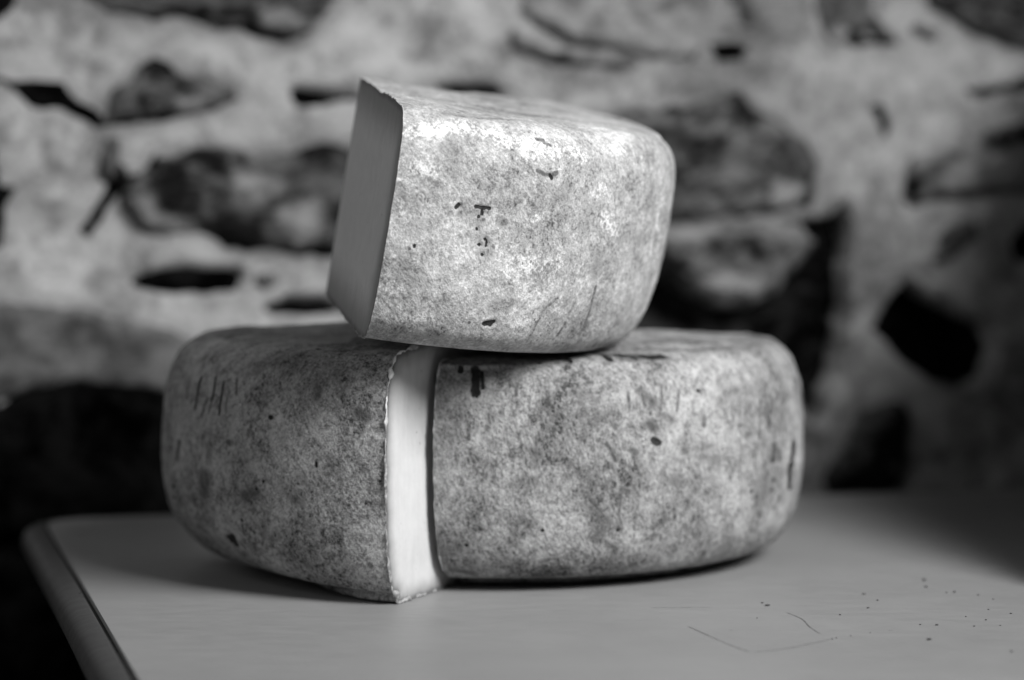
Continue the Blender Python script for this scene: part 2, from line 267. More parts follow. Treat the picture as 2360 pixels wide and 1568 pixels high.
MARKS_RIGHT = [
 ([(0.0142,0.1959),(0.0152,0.1917),(0.0152,0.1865)],0.00118,0.0013,1),
 ([(0.0085,0.1959),(0.0085,0.1949)],0.00066,0.0008,1),
 ([(0.0171,0.1949),(0.018,0.1886)],0.00052,0.00055,0.8),
 ([(0.0739,0.2174),(0.0739,0.212)],0.00134,0.00331,1),
 ([(0.0825,0.2206),(0.0853,0.2196)],0.00114,0.00209,0.9),
 ([(0.0891,0.2142)],0.00099,0.00166,1),
 ([(0.0957,0.2163),(0.0986,0.2131)],0.00141,0.00198,1),
 ([(0.1014,0.2142),(0.1052,0.2131)],0.00142,0.00182,1),
 ([(0.0711,0.2248),(0.1062,0.2131)],0.00173,0.00287,0.6),
 ([(0.0531,0.2109),(0.054,0.2065)],0.00062,0.00231,0.9),
 ([(0.072,0.2278),(0.073,0.2248)],0.00081,0.00189,0.7),
 ([(0.0607,0.2185),(0.0635,0.2131)],0.00049,0.00165,0.6),
 ([(0.0787,0.1896),(0.0787,0.1833)],0.00052,0.0005,0.54),
 ([(0.0853,0.1928),(0.0853,0.1886),(0.0863,0.1833)],0.00045,0.00044,0.61),
 ([(0.0872,0.1875),(0.0901,0.1854)],0.00157,0.00146,0.6),
 ([(0.0957,0.1939),(0.0948,0.1865),(0.0929,0.1791)],0.00034,0.0003,0.54),
 ([(0.1043,0.1896),(0.1024,0.1812)],0.00041,0.00034,0.54),
 ([(0.0882,0.1759),(0.0901,0.1738)],0.00154,0.00141,0.65),
 ([(0.0901,0.1685),(0.092,0.1674)],0.00112,0.00099,0.8),
 ([(0.0957,0.1791),(0.0995,0.177)],0.00141,0.00117,0.5),
 ([(0.0796,0.1642),(0.0806,0.1631)],0.00094,0.0009,0.7),
 ([(0.0683,0.1674),(0.0701,0.1642),(0.072,0.1599)],0.00032,0.00032,0.61),
 ([(0.0749,0.1461),(0.0739,0.1365),(0.0739,0.13)],0.00025,0.00025,0.41),
 ([(0.0739,0.129)],0.00054,0.00056,0.9),
 ([(0.1157,0.1896)],0.00073,0.00056,1),
 ([(0.0417,0.13)],0.00037,0.00041,0.9),
 ([(0.0114,0.1235)],0.00036,0.00042,0.9),
 ([(0.0133,0.1727),(0.0133,0.1674)],0.00018,0.00019,0.7),
 ([(0.0209,0.178),(0.0209,0.1727)],0.00018,0.00019,0.41),
 ([(0.0313,0.1907),(0.0313,0.1865)],0.00029,0.00031,0.48),
 ([(0.0246,0.1928)],0.00041,0.00043,0.7),
 ([(0.0512,0.1928)],0.00043,0.00047,0.7),
 ([(0.054,0.1896)],0.00039,0.00041,0.7),
 ([(0.072,0.1749)],0.00067,0.00065,0.6),
 ([(0.1071,0.1706)],0.00074,0.00059,0.6),
 ([(0.1175,0.178),(0.1175,0.1738)],0.0009,0.00068,0.5),
 ([(0.1943,0.1589),(0.1934,0.1525),(0.1896,0.1471),(0.1915,0.1375)],0.00186,0.00062,1),
 ([(0.1915,0.1482)],0.00305,0.00097,0.9),
 ([(0.1687,0.161),(0.1687,0.1535)],0.00177,0.00079,0.7),
 ([(0.1744,0.1578),(0.1754,0.1525)],0.00109,0.00044,0.7),
 ([(0.1697,0.1439)],0.0015,0.00071,0.7),
 ([(0.1498,0.1407)],0.00102,0.00061,0.7),
 ([(0.2038,0.1084),(0.2114,0.1105)],0.00331,0.00087,0.9),
 ([(0.1261,0.0905),(0.1365,0.0874)],0.00144,0.00107,0.9),
 ([(0.1204,0.1642)],0.00101,0.00076,0.5),
 ([(0.0749,0.1471),(0.0777,0.1461)],0.00084,0.00083,0.5),
 ([(0.073,0.1192)],0.0012,0.00133,0.55),
 ([(0.091,0.1246)],0.00145,0.00137,0.45),
 ([(0.1033,0.117)],0.00213,0.00199,0.4),
 ([(0.0389,0.1631)],0.00147,0.00157,0.35),
 ([(0.0303,0.161)],0.00079,0.00084,0.4),
 ([(0.1469,0.1674)],0.00239,0.00148,0.4),
 ([(0.1403,0.1886)],0.00171,0.00106,0.5),
 ([(0.128,0.1844)],0.00182,0.00127,0.35),
 ([(0.0607,0.1939),(0.0626,0.1939)],0.00066,0.0007,0.5),
 ([(0.0436,0.1886),(0.0436,0.1823)],0.00038,0.00039,0.5),
 ([(0.0028,0.1116),(0.0123,0.1084)],0.00078,0.00122,0.5),
 ([(0.0218,0.1663)],0.00124,0.00133,0.35),
 ([(0.0256,0.1791)],0.00072,0.00077,0.5),
]
PALE_RIGHT = [
 ([(0.1119,0.2045),(0.1166,0.2024)],0.00137,0.0012,0.9),
 ([(0.1157,0.2013),(0.1157,0.1959)],0.00121,0.001,0.8),
 ([(0.0493,0.1844),(0.0531,0.1844)],0.00176,0.00179,0.7),
 ([(0.0152,0.1418),(0.018,0.1397)],0.00163,0.00177,0.5),
 ([(0.0474,0.129),(0.0483,0.1213)],0.00131,0.00146,0.6),
 ([(0.1327,0.1429),(0.1346,0.1311)],0.00447,0.00307,0.6),
 ([(0.1204,0.1535),(0.1261,0.1514)],0.00171,0.00129,0.5),
 ([(0.0626,0.1727),(0.0664,0.1685)],0.00048,0.00048,0.9),
 ([(0.0768,0.1791),(0.0777,0.1727)],0.00043,0.00041,0.8),
 ([(0.0853,0.1727),(0.0853,0.1674)],0.00036,0.00033,0.8),
 ([(0.0825,0.1322),(0.0834,0.1213)],0.00063,0.00063,0.6),
 ([(0.0493,0.1939)],0.0014,0.00155,0.5),
 ([(0.0303,0.1546)],0.00093,0.001,0.6),
 ([(0.0133,0.1663),(0.0152,0.1663)],0.00092,0.00097,0.5),
 ([(0.1545,0.1959),(0.1545,0.1875)],0.00337,0.00172,0.4),
 ([(0.11,0.1224),(0.1119,0.1192)],0.00112,0.00095,0.5),
 ([(0.1687,0.1235)],0.00607,0.00278,0.4),
 ([(0.0569,0.1429),(0.0616,0.1429)],0.00156,0.00162,0.5),
 ([(0.1033,0.1311),(0.1119,0.1279)],0.00266,0.00221,0.4),
]
MARKS_TOP = [
 ([(0.059,0.2148),(0.062,0.2148)],0.00055,0.0005,0.75),
 ([(0.062,0.2136),(0.065,0.2124)],0.00046,0.00042,0.7),
 ([(0.058,0.2018),(0.061,0.2007)],0.00052,0.00043,0.7),
 ([(0.062,0.2007),(0.065,0.2007),(0.067,0.2018)],0.00064,0.0005,0.75),
 ([(0.064,0.2007),(0.065,0.1995)],0.00047,0.00035,0.9),
 ([(0.033,0.1853),(0.035,0.1853),(0.037,0.1853)],0.00036,0.00032,1),
 ([(0.036,0.1853),(0.037,0.1853)],0.00056,0.0005,1),
 ([(0.037,0.1853),(0.039,0.1853)],0.00044,0.00039,1),
 ([(0.036,0.1841),(0.036,0.1829)],0.00036,0.00032,1),
 ([(0.035,0.1817)],0.00031,0.00029,1),
 ([(0.035,0.1805),(0.037,0.1805)],0.00032,0.00029,0.7),
 ([(0.025,0.1841),(0.026,0.1853)],0.00031,0.00029,1),
 ([(0.027,0.1853),(0.027,0.1853)],0.00027,0.00025,0.79),
 ([(0.033,0.1841),(0.039,0.1841)],0.00087,0.00079,0.4),
 ([(0.035,0.1769)],0.00024,0.00022,0.8),
 ([(0.039,0.1734)],0.00024,0.00022,1),
 ([(0.04,0.1722)],0.00024,0.00022,1),
 ([(0.04,0.171)],0.00033,0.00029,1),
 ([(0.037,0.171)],0.0002,0.00018,0.9),
 ([(0.039,0.1674)],0.0002,0.00018,0.9),
 ([(0.043,0.171)],0.00021,0.00018,0.7),
 ([(0.039,0.1734),(0.04,0.1686)],0.00245,0.00216,0.35),
 ([(0.035,0.1793),(0.037,0.1757)],0.00119,0.00108,0.3),
 ([(0.011,0.1674)],0.00036,0.00036,0.85),
 ([(0.009,0.1662)],0.00022,0.00021,0.7),
 ([(0.001,0.1698),(0.003,0.165),(0.007,0.1627)],0.00029,0.00029,0.22),
 ([(0.047,0.1401),(0.051,0.1413)],0.00069,0.00063,1),
 ([(0.05,0.1401)],0.0007,0.00063,1),
 ([(0.04,0.1401)],0.00029,0.00028,0.7),
 ([(0.079,0.1531),(0.074,0.1484),(0.072,0.1413),(0.072,0.1342)],0.00042,0.00031,0.5),
 ([(0.101,0.1579),(0.102,0.1496),(0.103,0.1413)],0.00048,0.00027,0.6),
 ([(0.089,0.1425),(0.088,0.1366)],0.0003,0.0002,0.7),
 ([(0.103,0.1413),(0.103,0.1366)],0.00027,0.00016,0.5),
 ([(0.098,0.171),(0.099,0.1627)],0.00284,0.0015,0.3),
 ([(0.046,0.1805)],0.00134,0.00115,0.45),
 ([(0.027,0.1817),(0.028,0.1841)],0.00093,0.00086,0.4),
 ([(0.025,0.1331),(0.03,0.1342)],0.00162,0.00187,0.4),
 ([(0.049,0.1472),(0.055,0.1496)],0.00215,0.00187,0.4),
 ([(0.011,0.1734)],0.00258,0.00249,0.25),
 ([(0.07,0.1936)],0.00404,0.00291,0.25),
 ([(0.043,0.1924)],0.0025,0.00215,0.2),
 ([(0.022,0.196)],0.00231,0.00214,0.25),
 ([(0.079,0.203)],0.00112,0.00071,0.35),
 ([(0.008,0.1567),(0.018,0.1531)],0.00222,0.00219,0.25),
 ([(0.087,0.1888),(0.086,0.1817)],0.00286,0.00184,0.2),
 ([(0.018,0.2218),(0.049,0.2299)],0.00127,0.00202,0.35),
 ([(0.161,0.2645)],0.0015,0.00036,0.7),
 ([(0.136,0.2112)],0.00163,0.00052,0.5),
 ([(0.087,0.2752),(0.11,0.2657)],0.00174,0.00078,0.3),
]
PALE_TOP = [
 ([(0.003,0.21),(0.025,0.216),(0.042,0.2148)],0.00168,0.00185,0.9),  # band on the upper rim, bloom that also paints the lit edge
 ([(0.041,0.2124),(0.063,0.2112),(0.08,0.21)],0.00239,0.00209,0.85),
 ([(0.053,0.2088)],0.00252,0.0024,0.6),
 ([(0.105,0.2136),(0.125,0.2088)],0.00452,0.00225,0.6),
 ([(0.006,0.1972),(0.014,0.196)],0.00154,0.00149,1),
 ([(0.004,0.1912)],0.00109,0.00106,0.5),
 ([(0.004,0.1805)],0.00094,0.00092,0.7),
 ([(0.097,0.1865),(0.105,0.1805)],0.00241,0.00134,0.95),
 ([(0.097,0.1972)],0.00343,0.00184,0.5),
 ([(0.06,0.165),(0.07,0.1662)],0.0036,0.00293,0.75),
 ([(0.065,0.1555)],0.00282,0.00223,0.5),
 ([(0.047,0.1698),(0.053,0.1722)],0.00168,0.00145,0.5),
 ([(0.005,0.1496),(0.0,0.1519)],0.0022,0.00221,0.55),
 ([(0.009,0.1366),(0.024,0.1413)],0.00155,0.00162,0.5),
 ([(0.023,0.1662)],0.00196,0.0018,0.4),
 ([(0.146,0.1995),(0.152,0.1841),(0.152,0.165)],0.00494,0.00137,0.6),
 ([(0.17,0.146),(0.159,0.1437)],0.005,0.00118,0.8),
 ([(0.06,0.1841)],0.00178,0.00145,0.4),
 ([(0.031,0.203)],0.0024,0.00212,0.3),
 ([(0.084,0.1496)],0.00346,0.00227,0.4),
 ([(0.001,0.1984)],0.00072,0.00071,0.6),
 ([(0.036,0.2716),(0.086,0.2806)],0.00126,0.00093,0.5),
 ([(0.099,0.231),(0.11,0.2241)],0.0015,0.00091,0.5),
]
CRUMBS = [
 (0.3112,-0.3162,0.00070),
 (0.3111,-0.3318,0.00057),
 (0.3010,-0.3479,0.00064),
 (0.2849,-0.3602,0.00057),
 (0.2515,-0.3595,0.00038),
 (0.2645,-0.3334,0.00089),
 (0.2646,-0.3268,0.00064),
 (0.3486,-0.3200,0.00083),
 (0.3450,-0.3203,0.00051),
 (0.3552,-0.3289,0.00057),
 (0.3453,-0.3625,0.00051),
 (0.3305,-0.3754,0.00045),
 (0.3351,-0.3842,0.00051),
 (0.3068,-0.3881,0.00051),
 (0.3125,-0.3906,0.00070),
 (0.3253,-0.3961,0.00051),
 (0.2980,-0.4189,0.00095),
 (0.3178,-0.4483,0.00057),
 (0.3502,-0.3731,0.00057),
 (0.3423,-0.3052,0.00083),
 (0.2823,-0.3997,0.00032),
 (0.2729,-0.4043,0.00038),
 (0.3355,-0.3969,0.00038),
 (0.3482,-0.2884,0.00102),
 (0.3569,-0.3401,0.00051),
 (0.2640,-0.4090,0.00051),
 (0.2660,-0.4078,0.00045),
 (0.0045,-0.2395,0.00064),
 (0.0049,-0.2485,0.00051),
 (0.0044,-0.2305,0.00038),
]
SCRATCHES = [
 [(0.2204,-0.3708),(0.2216,-0.3851),(0.2228,-0.4007),(0.2245,-0.416),(0.2266,-0.4278)],
 [(0.2669,-0.3492),(0.2675,-0.366),(0.2646,-0.3832),(0.2634,-0.3986)],
 [(0.2266,-0.4278),(0.2413,-0.4233),(0.2528,-0.4163),(0.264,-0.409)],
 [(0.2186,-0.3272),(0.2275,-0.3287),(0.2426,-0.3323)],
 [(0.2908,-0.3966),(0.2923,-0.3976)],
 [(0.2334,-0.382),(0.2338,-0.3835)],
]
# ------------------------------------------------------------------ helpers
def tag(o, label=None, cat=None, group=None, kind=None):
    if label: o['label'] = label
    if cat: o['category'] = cat
    if group: o['group'] = group
    if kind: o['kind'] = kind
    return o

def empty(name, loc=(0, 0, 0), rot=(0, 0, 0)):
    o = bpy.data.objects.new(name, None); COL.objects.link(o); o.location = loc; o.rotation_euler = rot; o.empty_display_size = .02
    return o

def mesh(name, V, Fc, mat, parent=None, attrs=None, smooth_on=True):
    V = np.asarray(V, np.float32); me = bpy.data.meshes.new(name)
    if isinstance(Fc, np.ndarray):
        n, k = Fc.shape
        me.vertices.add(len(V)); me.vertices.foreach_set('co', V.ravel())
        me.loops.add(n*k); me.loops.foreach_set('vertex_index', Fc.astype(np.int32).ravel())
        me.polygons.add(n); me.polygons.foreach_set('loop_start', np.arange(0, n*k, k, dtype=np.int32))
        me.update(calc_edges=True)
    else:
        me.from_pydata(V.tolist(), [], Fc); me.update()
    for an, arr in (attrs or {}).items():
        a = me.attributes.new(an, 'FLOAT', 'POINT'); a.data.foreach_set('value', np.asarray(arr, np.float32).ravel())
    if smooth_on: me.polygons.foreach_set('use_smooth', np.ones(len(me.polygons), bool))
    me.materials.append(mat)
    o = bpy.data.objects.new(name, me); COL.objects.link(o)
    if parent: o.parent = parent
    return o

def grid_faces(n, m, flip=False):
    i, j = np.meshgrid(np.arange(n-1), np.arange(m-1), indexing='ij'); a = i*m+j
    f = np.stack([a, a+1, a+m+1, a+m], -1).reshape(-1, 4)
    return f[:, ::-1] if flip else f

def box(name, cs, mat, parent=None, bevel=.002):
    """cs: (u0,u1,v0,v1,z0,z1) in the room"""
    u0, u1, v0, v1, z0, z1 = cs
    V = [rw(u, v, z) for z in (z0, z1) for v in (v0, v1) for u in (u0, u1)]
    F = [(0, 2, 3, 1), (4, 5, 7, 6), (0, 1, 5, 4), (2, 6, 7, 3), (0, 4, 6, 2), (1, 3, 7, 5)]
    o = mesh(name, V, F, mat, parent, smooth_on=False)
    if bevel:
        b = o.modifiers.new('bevel', 'BEVEL'); b.width = bevel; b.segments = 2
    return o

# ------------------------------------------------------------------ materials
class NT:
    def __init__(s, name):
        s.m = bpy.data.materials.new(name); s.m.use_nodes = True; s.t = s.m.node_tree; s.b = s.t.nodes['Principled BSDF']
        s.tc = s.t.nodes.new('ShaderNodeTexCoord')
    def n(s, typ, **kw):
        x = s.t.nodes.new(typ)
        for k, v in kw.items(): setattr(x, k, v)
        return x
    def link(s, a, b): s.t.links.new(a, b)
    def coord(s, scale=(1, 1, 1), rot=(0, 0, 0), loc=(0, 0, 0)):
        m = s.n('ShaderNodeMapping'); m.inputs['Scale'].default_value = scale; m.inputs['Rotation'].default_value = rot; m.inputs['Location'].default_value = loc
        s.link(s.tc.outputs['Object'], m.inputs[0]); return m.outputs[0]
    def grain_coord(s, scale, rot):                      # stretched along turned axes
        m = s.n('ShaderNodeMapping'); m.vector_type = 'TEXTURE'; m.inputs['Scale'].default_value = [1/k for k in scale]; m.inputs['Rotation'].default_value = rot
        s.link(s.tc.outputs['Object'], m.inputs[0]); return m.outputs[0]
    def noise(s, scale, detail=4, rough=.55, vec=None, dist=0.0):
        x = s.n('ShaderNodeTexNoise'); x.inputs['Scale'].default_value = scale; x.inputs['Detail'].default_value = detail
        x.inputs['Roughness'].default_value = rough; x.inputs['Distortion'].default_value = dist
        s.link(vec if vec is not None else s.tc.outputs['Object'], x.inputs['Vector']); return x.outputs['Fac']
    def voro(s, scale, vec=None, rnd=1.0, feature='F1'):
        x = s.n('ShaderNodeTexVoronoi'); x.feature = feature; x.inputs['Scale'].default_value = scale; x.inputs['Randomness'].default_value = rnd
        s.link(vec if vec is not None else s.tc.outputs['Object'], x.inputs['Vector']); return x.outputs['Distance']
    def math(s, op, a, b=None, c=None, clamp=False):
        x = s.n('ShaderNodeMath', operation=op); x.use_clamp = clamp
        for i, v in enumerate((a, b, c)):
            if v is None: continue
            if isinstance(v, (int, float)): x.inputs[i].default_value = v
            else: s.link(v, x.inputs[i])
        return x.outputs[0]
    def step(s, v, a, b, o0=0.0, o1=1.0):
        x = s.n('ShaderNodeMapRange'); x.interpolation_type = 'SMOOTHSTEP'
        s.link(v, x.inputs[0]); x.inputs[1].default_value = a; x.inputs[2].default_value = b; x.inputs[3].default_value = o0; x.inputs[4].default_value = o1
        return x.outputs[0]
    def attr(s, name):
        x = s.n('ShaderNodeAttribute'); x.attribute_name = name; return x.outputs['Fac']
    def mix(s, f, a, b):
        x = s.n('ShaderNodeMix'); x.data_type = 'FLOAT'; x.clamp_factor = True
        for i, v in ((0, f), (2, a), (3, b)):
            if isinstance(v, (int, float)): x.inputs[i].default_value = v
            else: s.link(v, x.inputs[i])
        return x.outputs[0]
    def grey(s, v):
        x = s.n('ShaderNodeCombineColor')
        for i in range(3):
            if isinstance(v, (int, float)): x.inputs[i].default_value = v
            else: s.link(v, x.inputs[i])
        s.link(x.outputs[0], s.b.inputs['Base Color'])
    def bump(s, h, strength, dist):
        x = s.n('ShaderNodeBump'); x.inputs['Strength'].default_value = strength; x.inputs['Distance'].default_value = dist
        s.link(h, x.inputs['Height']); s.link(x.outputs[0], s.b.inputs['Normal'])
    def set(s, **kw):
        for k, v in kw.items(): s.b.inputs[k.replace('_', ' ')].default_value = v

def rind_material(name, base, contrast, pale_v, pale_amt, dark_amt, grain_rot):
    t = NT(name)
    nz = lambda x, k=4.6: t.math('MULTIPLY', t.math('SUBTRACT', x, .5), k)
    add = lambda *q: q[0] if len(q) == 1 else t.math('ADD', q[0], add(*q[1:]))
    mul = lambda a, b: t.math('MULTIPLY', a, b)
    big = nz(t.noise(20, 5, .6, dist=.3), 3.6)                    # broad blotches
    mid = nz(t.noise(75, 6, .68, dist=.5))
    fine = nz(t.noise(270, 5, .74, vec=t.coord((1, 1, 1), grain_rot)))
    grain = nz(t.noise(700, 3, .7, vec=t.grain_coord((1.0, 1.0, .40), grain_rot)))
    grain2 = nz(t.noise(600, 3, .7, vec=t.grain_coord((.38, 1.0, 1.0), (grain_rot[1]+.5, grain_rot[2]+.7, grain_rot[0]-.4))))
    pits = t.voro(520, vec=t.coord((1, 1, .6), grain_rot)); gate = nz(t.noise(45, 4, .65, vec=t.coord(loc=(3, 1, 7))))
    tiny = nz(t.noise(1000, 3, .7))
    s = add(mul(tiny, .60), mul(big, .75), mul(mid, .58), mul(fine, .58), mul(grain, .40), mul(grain2, .25))
    v = mul(t.math('MAXIMUM', t.math('MULTIPLY_ADD', s, contrast, 1.0), .12), base)
    # pale bloom, gathered in patches
    pm = t.step(add(mul(t.attr('pale'), 1.0), mul(big, .45), mul(mid, .55), mul(fine, .60), mul(grain, .45), mul(grain2, .2), mul(tiny, .60)), .50, 1.25)
    v = t.mix(mul(pm, pale_amt), v, pale_v)
    # dark broad mould
    d0 = nz(t.noise(36, 6, .72, vec=t.coord(loc=(9, 4, 2))))
    dk = t.step(add(d0, mul(fine, .5), mul(grain, .3)), .25, 1.0)
    v = t.mix(mul(dk, dark_amt), v, base*.25)
    # little pits
    pt = mul(t.step(pits, .30, .12), t.step(add(gate, mul(mid, .5)), .0, .8))
    v = t.mix(mul(pt, .7), v, base*.14)
    fl = t.step(add(mul(tiny, .75), mul(grain, .6), mul(gate, .75), mul(dk, .35)), .80, 1.25); v = t.mix(mul(fl, .72), v, base*.12)
    # marks that have a place of their own
    rag = add(mul(fine, .34), mul(grain, .28), mul(mid, .14), mul(tiny, .30))
    mk = add(mul(t.attr('mark'), 1.75), mul(rag, 1.25))
    mm = mul(t.step(mk, .55, 1.0), t.step(t.attr('mark'), .03, .45))
    so = mul(t.step(add(mul(t.attr('smudge'), 1.1), mul(fine, .45), mul(grain, .35), mul(tiny, .45), mul(mid, .2)), .05, .85), t.step(t.attr('smudge'), .02, .4))
    v = t.mix(mul(so, .82), v, base*.10)
    v = t.mix(mul(mm, .96), v, .008)
    v = t.math('MINIMUM', t.math('MAXIMUM', v, .010), .88)
    t.grey(v)
    h = add(mul(fine, .35), mul(grain, .25), mul(grain2, .2), mul(mid, .45), mul(pt, -.4), mul(mm, -.6))
    t.bump(h, .5, .0009)
    t.set(Roughness=.62); t.b.inputs['Specular IOR Level'].default_value = .25
    return t.m

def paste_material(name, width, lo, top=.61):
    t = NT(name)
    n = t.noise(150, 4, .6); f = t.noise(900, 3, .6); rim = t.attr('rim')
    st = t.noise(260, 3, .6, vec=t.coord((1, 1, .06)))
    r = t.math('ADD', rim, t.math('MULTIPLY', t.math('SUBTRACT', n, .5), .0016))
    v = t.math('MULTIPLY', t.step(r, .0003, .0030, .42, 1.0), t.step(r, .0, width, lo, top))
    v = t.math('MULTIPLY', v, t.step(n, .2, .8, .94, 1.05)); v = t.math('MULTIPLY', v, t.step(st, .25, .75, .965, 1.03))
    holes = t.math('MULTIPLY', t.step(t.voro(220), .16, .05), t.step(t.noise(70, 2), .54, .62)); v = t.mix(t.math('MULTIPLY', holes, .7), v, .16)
    t.grey(v)
    t.bump(t.math('ADD', t.math('MULTIPLY', f, .4), t.math('ADD', n, st)), .25, .0006)
    t.set(Roughness=.5); t.b.inputs['Specular IOR Level'].default_value = .3
    t.b.inputs['Subsurface Weight'].default_value = .25; t.b.inputs['Subsurface Radius'].default_value = (1, 1, 1); t.b.inputs['Subsurface Scale'].default_value = .003
    return t.m

def crust_material():
    t = NT('cheese_crust'); n = t.noise(500, 4, .6); a = t.attr('bright')
    v = t.mix(a, t.step(n, .3, .7, .16, .40), t.step(n, .25, .6, .6, .85)); t.grey(v); t.bump(n, .5, .0008); t.set(Roughness=.7); return t.m

def stone_material(name, lo, hi, strata, scale, bump=.6, film=.5):
    t = NT(name)
    vec = t.coord((1, 1, strata), (0, .12, 0))
    a = t.noise(scale, 6, .7, vec, .6); b = t.noise(scale*4, 5, .65, vec); c = t.noise(55, 6, .74, t.coord((1, 1, 1.9), (0, .2, 0))); d = t.noise(17, 4, .6)
    v = t.math('ADD', t.math('MULTIPLY', a, .7), t.math('MULTIPLY', b, .3))
    v = t.step(v, .40, .61, lo, hi)
    if film:                                              # lime wash left on the face, thick towards the rim
        q = t.math('ADD', t.math('MULTIPLY', t.math('SUBTRACT', c, .5), 3.4), t.math('MULTIPLY', t.math('SUBTRACT', d, .5), 3.0))
        q = t.math('ADD', q, t.math('MULTIPLY', t.attr('rim'), 1.0))
        v = t.mix(t.step(q, 1.25-film, 2.15-film, 0, .9), v, .40)
    st = t.attr('stain_shade'); ns = t.math('MULTIPLY', t.math('SUBTRACT', c, .5), 3.6)
    v = t.mix(t.math('MULTIPLY', t.step(t.math('ADD', st, ns), .2, 1.0), t.step(st, .02, .5)), v, .004)
    pa = t.attr('pale'); v = t.mix(t.math('MULTIPLY', t.step(t.math('ADD', pa, ns), .1, 1.2), t.step(pa, .02, .6)), v, .30)
    t.grey(v)
    t.bump(t.math('ADD', a, t.math('MULTIPLY', b, .5)), bump, .006); t.set(Roughness=.85); t.b.inputs['Specular IOR Level'].default_value = .15 if hi > .05 else .01
    return t.m

def mortar_material():
    t = NT('lime_mortar'); a = t.noise(14, 5, .6); b = t.noise(70, 6, .7); c = t.noise(260, 3, .6)
    v = t.math('ADD', t.math('MULTIPLY', a, .5), t.math('ADD', t.math('MULTIPLY', b, .35), t.math('MULTIPLY', c, .15)))
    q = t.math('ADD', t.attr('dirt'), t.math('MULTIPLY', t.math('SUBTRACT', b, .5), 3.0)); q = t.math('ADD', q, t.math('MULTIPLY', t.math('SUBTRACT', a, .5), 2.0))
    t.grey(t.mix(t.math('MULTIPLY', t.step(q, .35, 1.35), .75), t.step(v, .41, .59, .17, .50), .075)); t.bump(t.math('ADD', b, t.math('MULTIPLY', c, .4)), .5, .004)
    t.set(Roughness=.95); t.b.inputs['Specular IOR Level'].default_value = .1
    return t.m

def table_material(name, base):
    t = NT(name); a = t.noise(9, 4, .6); b = t.noise(60, 5, .65, vec=t.coord((1, 2.6, 1))); c = t.noise(900, 2, .5)
    v = t.math('MULTIPLY', t.step(a, .3, .7, base*.94, base*1.06), t.step(b, .3, .75, .97, 1.035))
    sp = t.math('MULTIPLY', t.step(t.voro(160), .10, .045), t.step(t.noise(40, 2), .52, .62)); v = t.mix(t.math('MULTIPLY', sp, .35), v, base*.3)
    t.grey(v); r = t.step(b, .3, .7, .42, .54); t.link(r, t.b.inputs['Roughness'])
    t.bump(c, .05, .0003); t.b.inputs['Specular IOR Level'].default_value = .22
    return t.m

def plain(name, v, rough=.8, n=30):
    t = NT(name); a = t.noise(n, 5, .6); t.grey(t.step(a, .3, .7, v*.8, v*1.2)); t.set(Roughness=rough); t.b.inputs['Specular IOR Level'].default_value = .2 if v > .1 else .03; return t.m

M_MORTAR = mortar_material()
M_STONE_GAP = {
 'black': stone_material('black_stone_and_gap_shade', .0005, .008, 1, 60, film=0), 'boulder': stone_material('boulder_stone_and_wall_shade', .0004, .008, 1, 30, film=0),  # the black one also paints shade in slots, holes and cracks
 'recess_shade': stone_material('recess_shade_grey', .002, .038, 1.4, 24, film=0),  # paints the shade inside the wall recess
 'dark': stone_material('dark_stone', .004, .12, 1.8, 40, film=.02), 'strata': stone_material('layered_stone', .008, .15, 4.5, 26, film=.15),
 'mottle': stone_material('mottled_stone', .008, .16, 1.3, 55, film=.2), 'grey': stone_material('grey_stone', .05, .17, 1, 30, film=.15),
 'midd': stone_material('dull_stone', .06, .26, 1.2, 34, film=.4), 'mid': stone_material('rough_stone', .02, .20, 1.4, 42, film=.08), 'light': stone_material('pale_stone', .14, .40, 1.1, 26, film=.5)}
M_TOP = table_material('table_laminate', .245); M_BAND = table_material('table_banding', .055)
M_LEG = plain('leg_paint', .08, .5); M_FLOOR = plain('dark_floor', .006, .9, 8); M_SHADE_PANEL = plain('shade_panel_grey', .05, .95, 12)
M_CRUMB = plain('crumb', .075, .8, 900); M_SCR = plain('scratch', .205, .5, 400)
M_PASTE = paste_material('cheese_paste', .009, .27); M_PASTE_SHADED = paste_material('shaded_cheese_paste', .022, .24, .74); M_CRUST = crust_material()  # top wedge's cut face: zone under the rind widened to paint light falloff
M_SEAM = plain('seam_dirt', .012, .9, 200)

# ------------------------------------------------------------------ the setting: floor, added shade panel, rubble wall
fl = box('floor', (-3, 3, -3, .3, -.80, -.75), M_FLOOR, bevel=0); tag(fl, kind='structure')
BU = lambda v: .562+.5*v                                                # unseen dark panel, added to shade the right of table and wall
edge = [(-.33, .02), (-.308, .045), (-.246, .115), (-.19, .180), (-.126, .205), (-.06, .205), (-.004, .235), (.07, .27)]
V = []
for d in (0, .018):
    V += [rw(BU(v)+d, v, .0004) for v, z in edge] + [rw(BU(v)+d, v, z) for v, z in edge]
n = len(edge); F = []
for k in range(n-1):
    F += [(k, k+1, n+k+1, n+k), (2*n+k, 3*n+k, 3*n+k+1, 2*n+k+1), (n+k, n+k+1, 3*n+k+1, 3*n+k), (k, 2*n+k, 2*n+k+1, k+1)]
F += [(0, n, 3*n, 2*n), (n-1, 3*n-1, 4*n-1, 2*n-1)]
sw = mesh('shade_panel', V, F, M_SHADE_PANEL, smooth_on=False)
tag(sw, 'added dark panel out of view at the right, shaped to cast shade on table and wall', 'shade_panel')

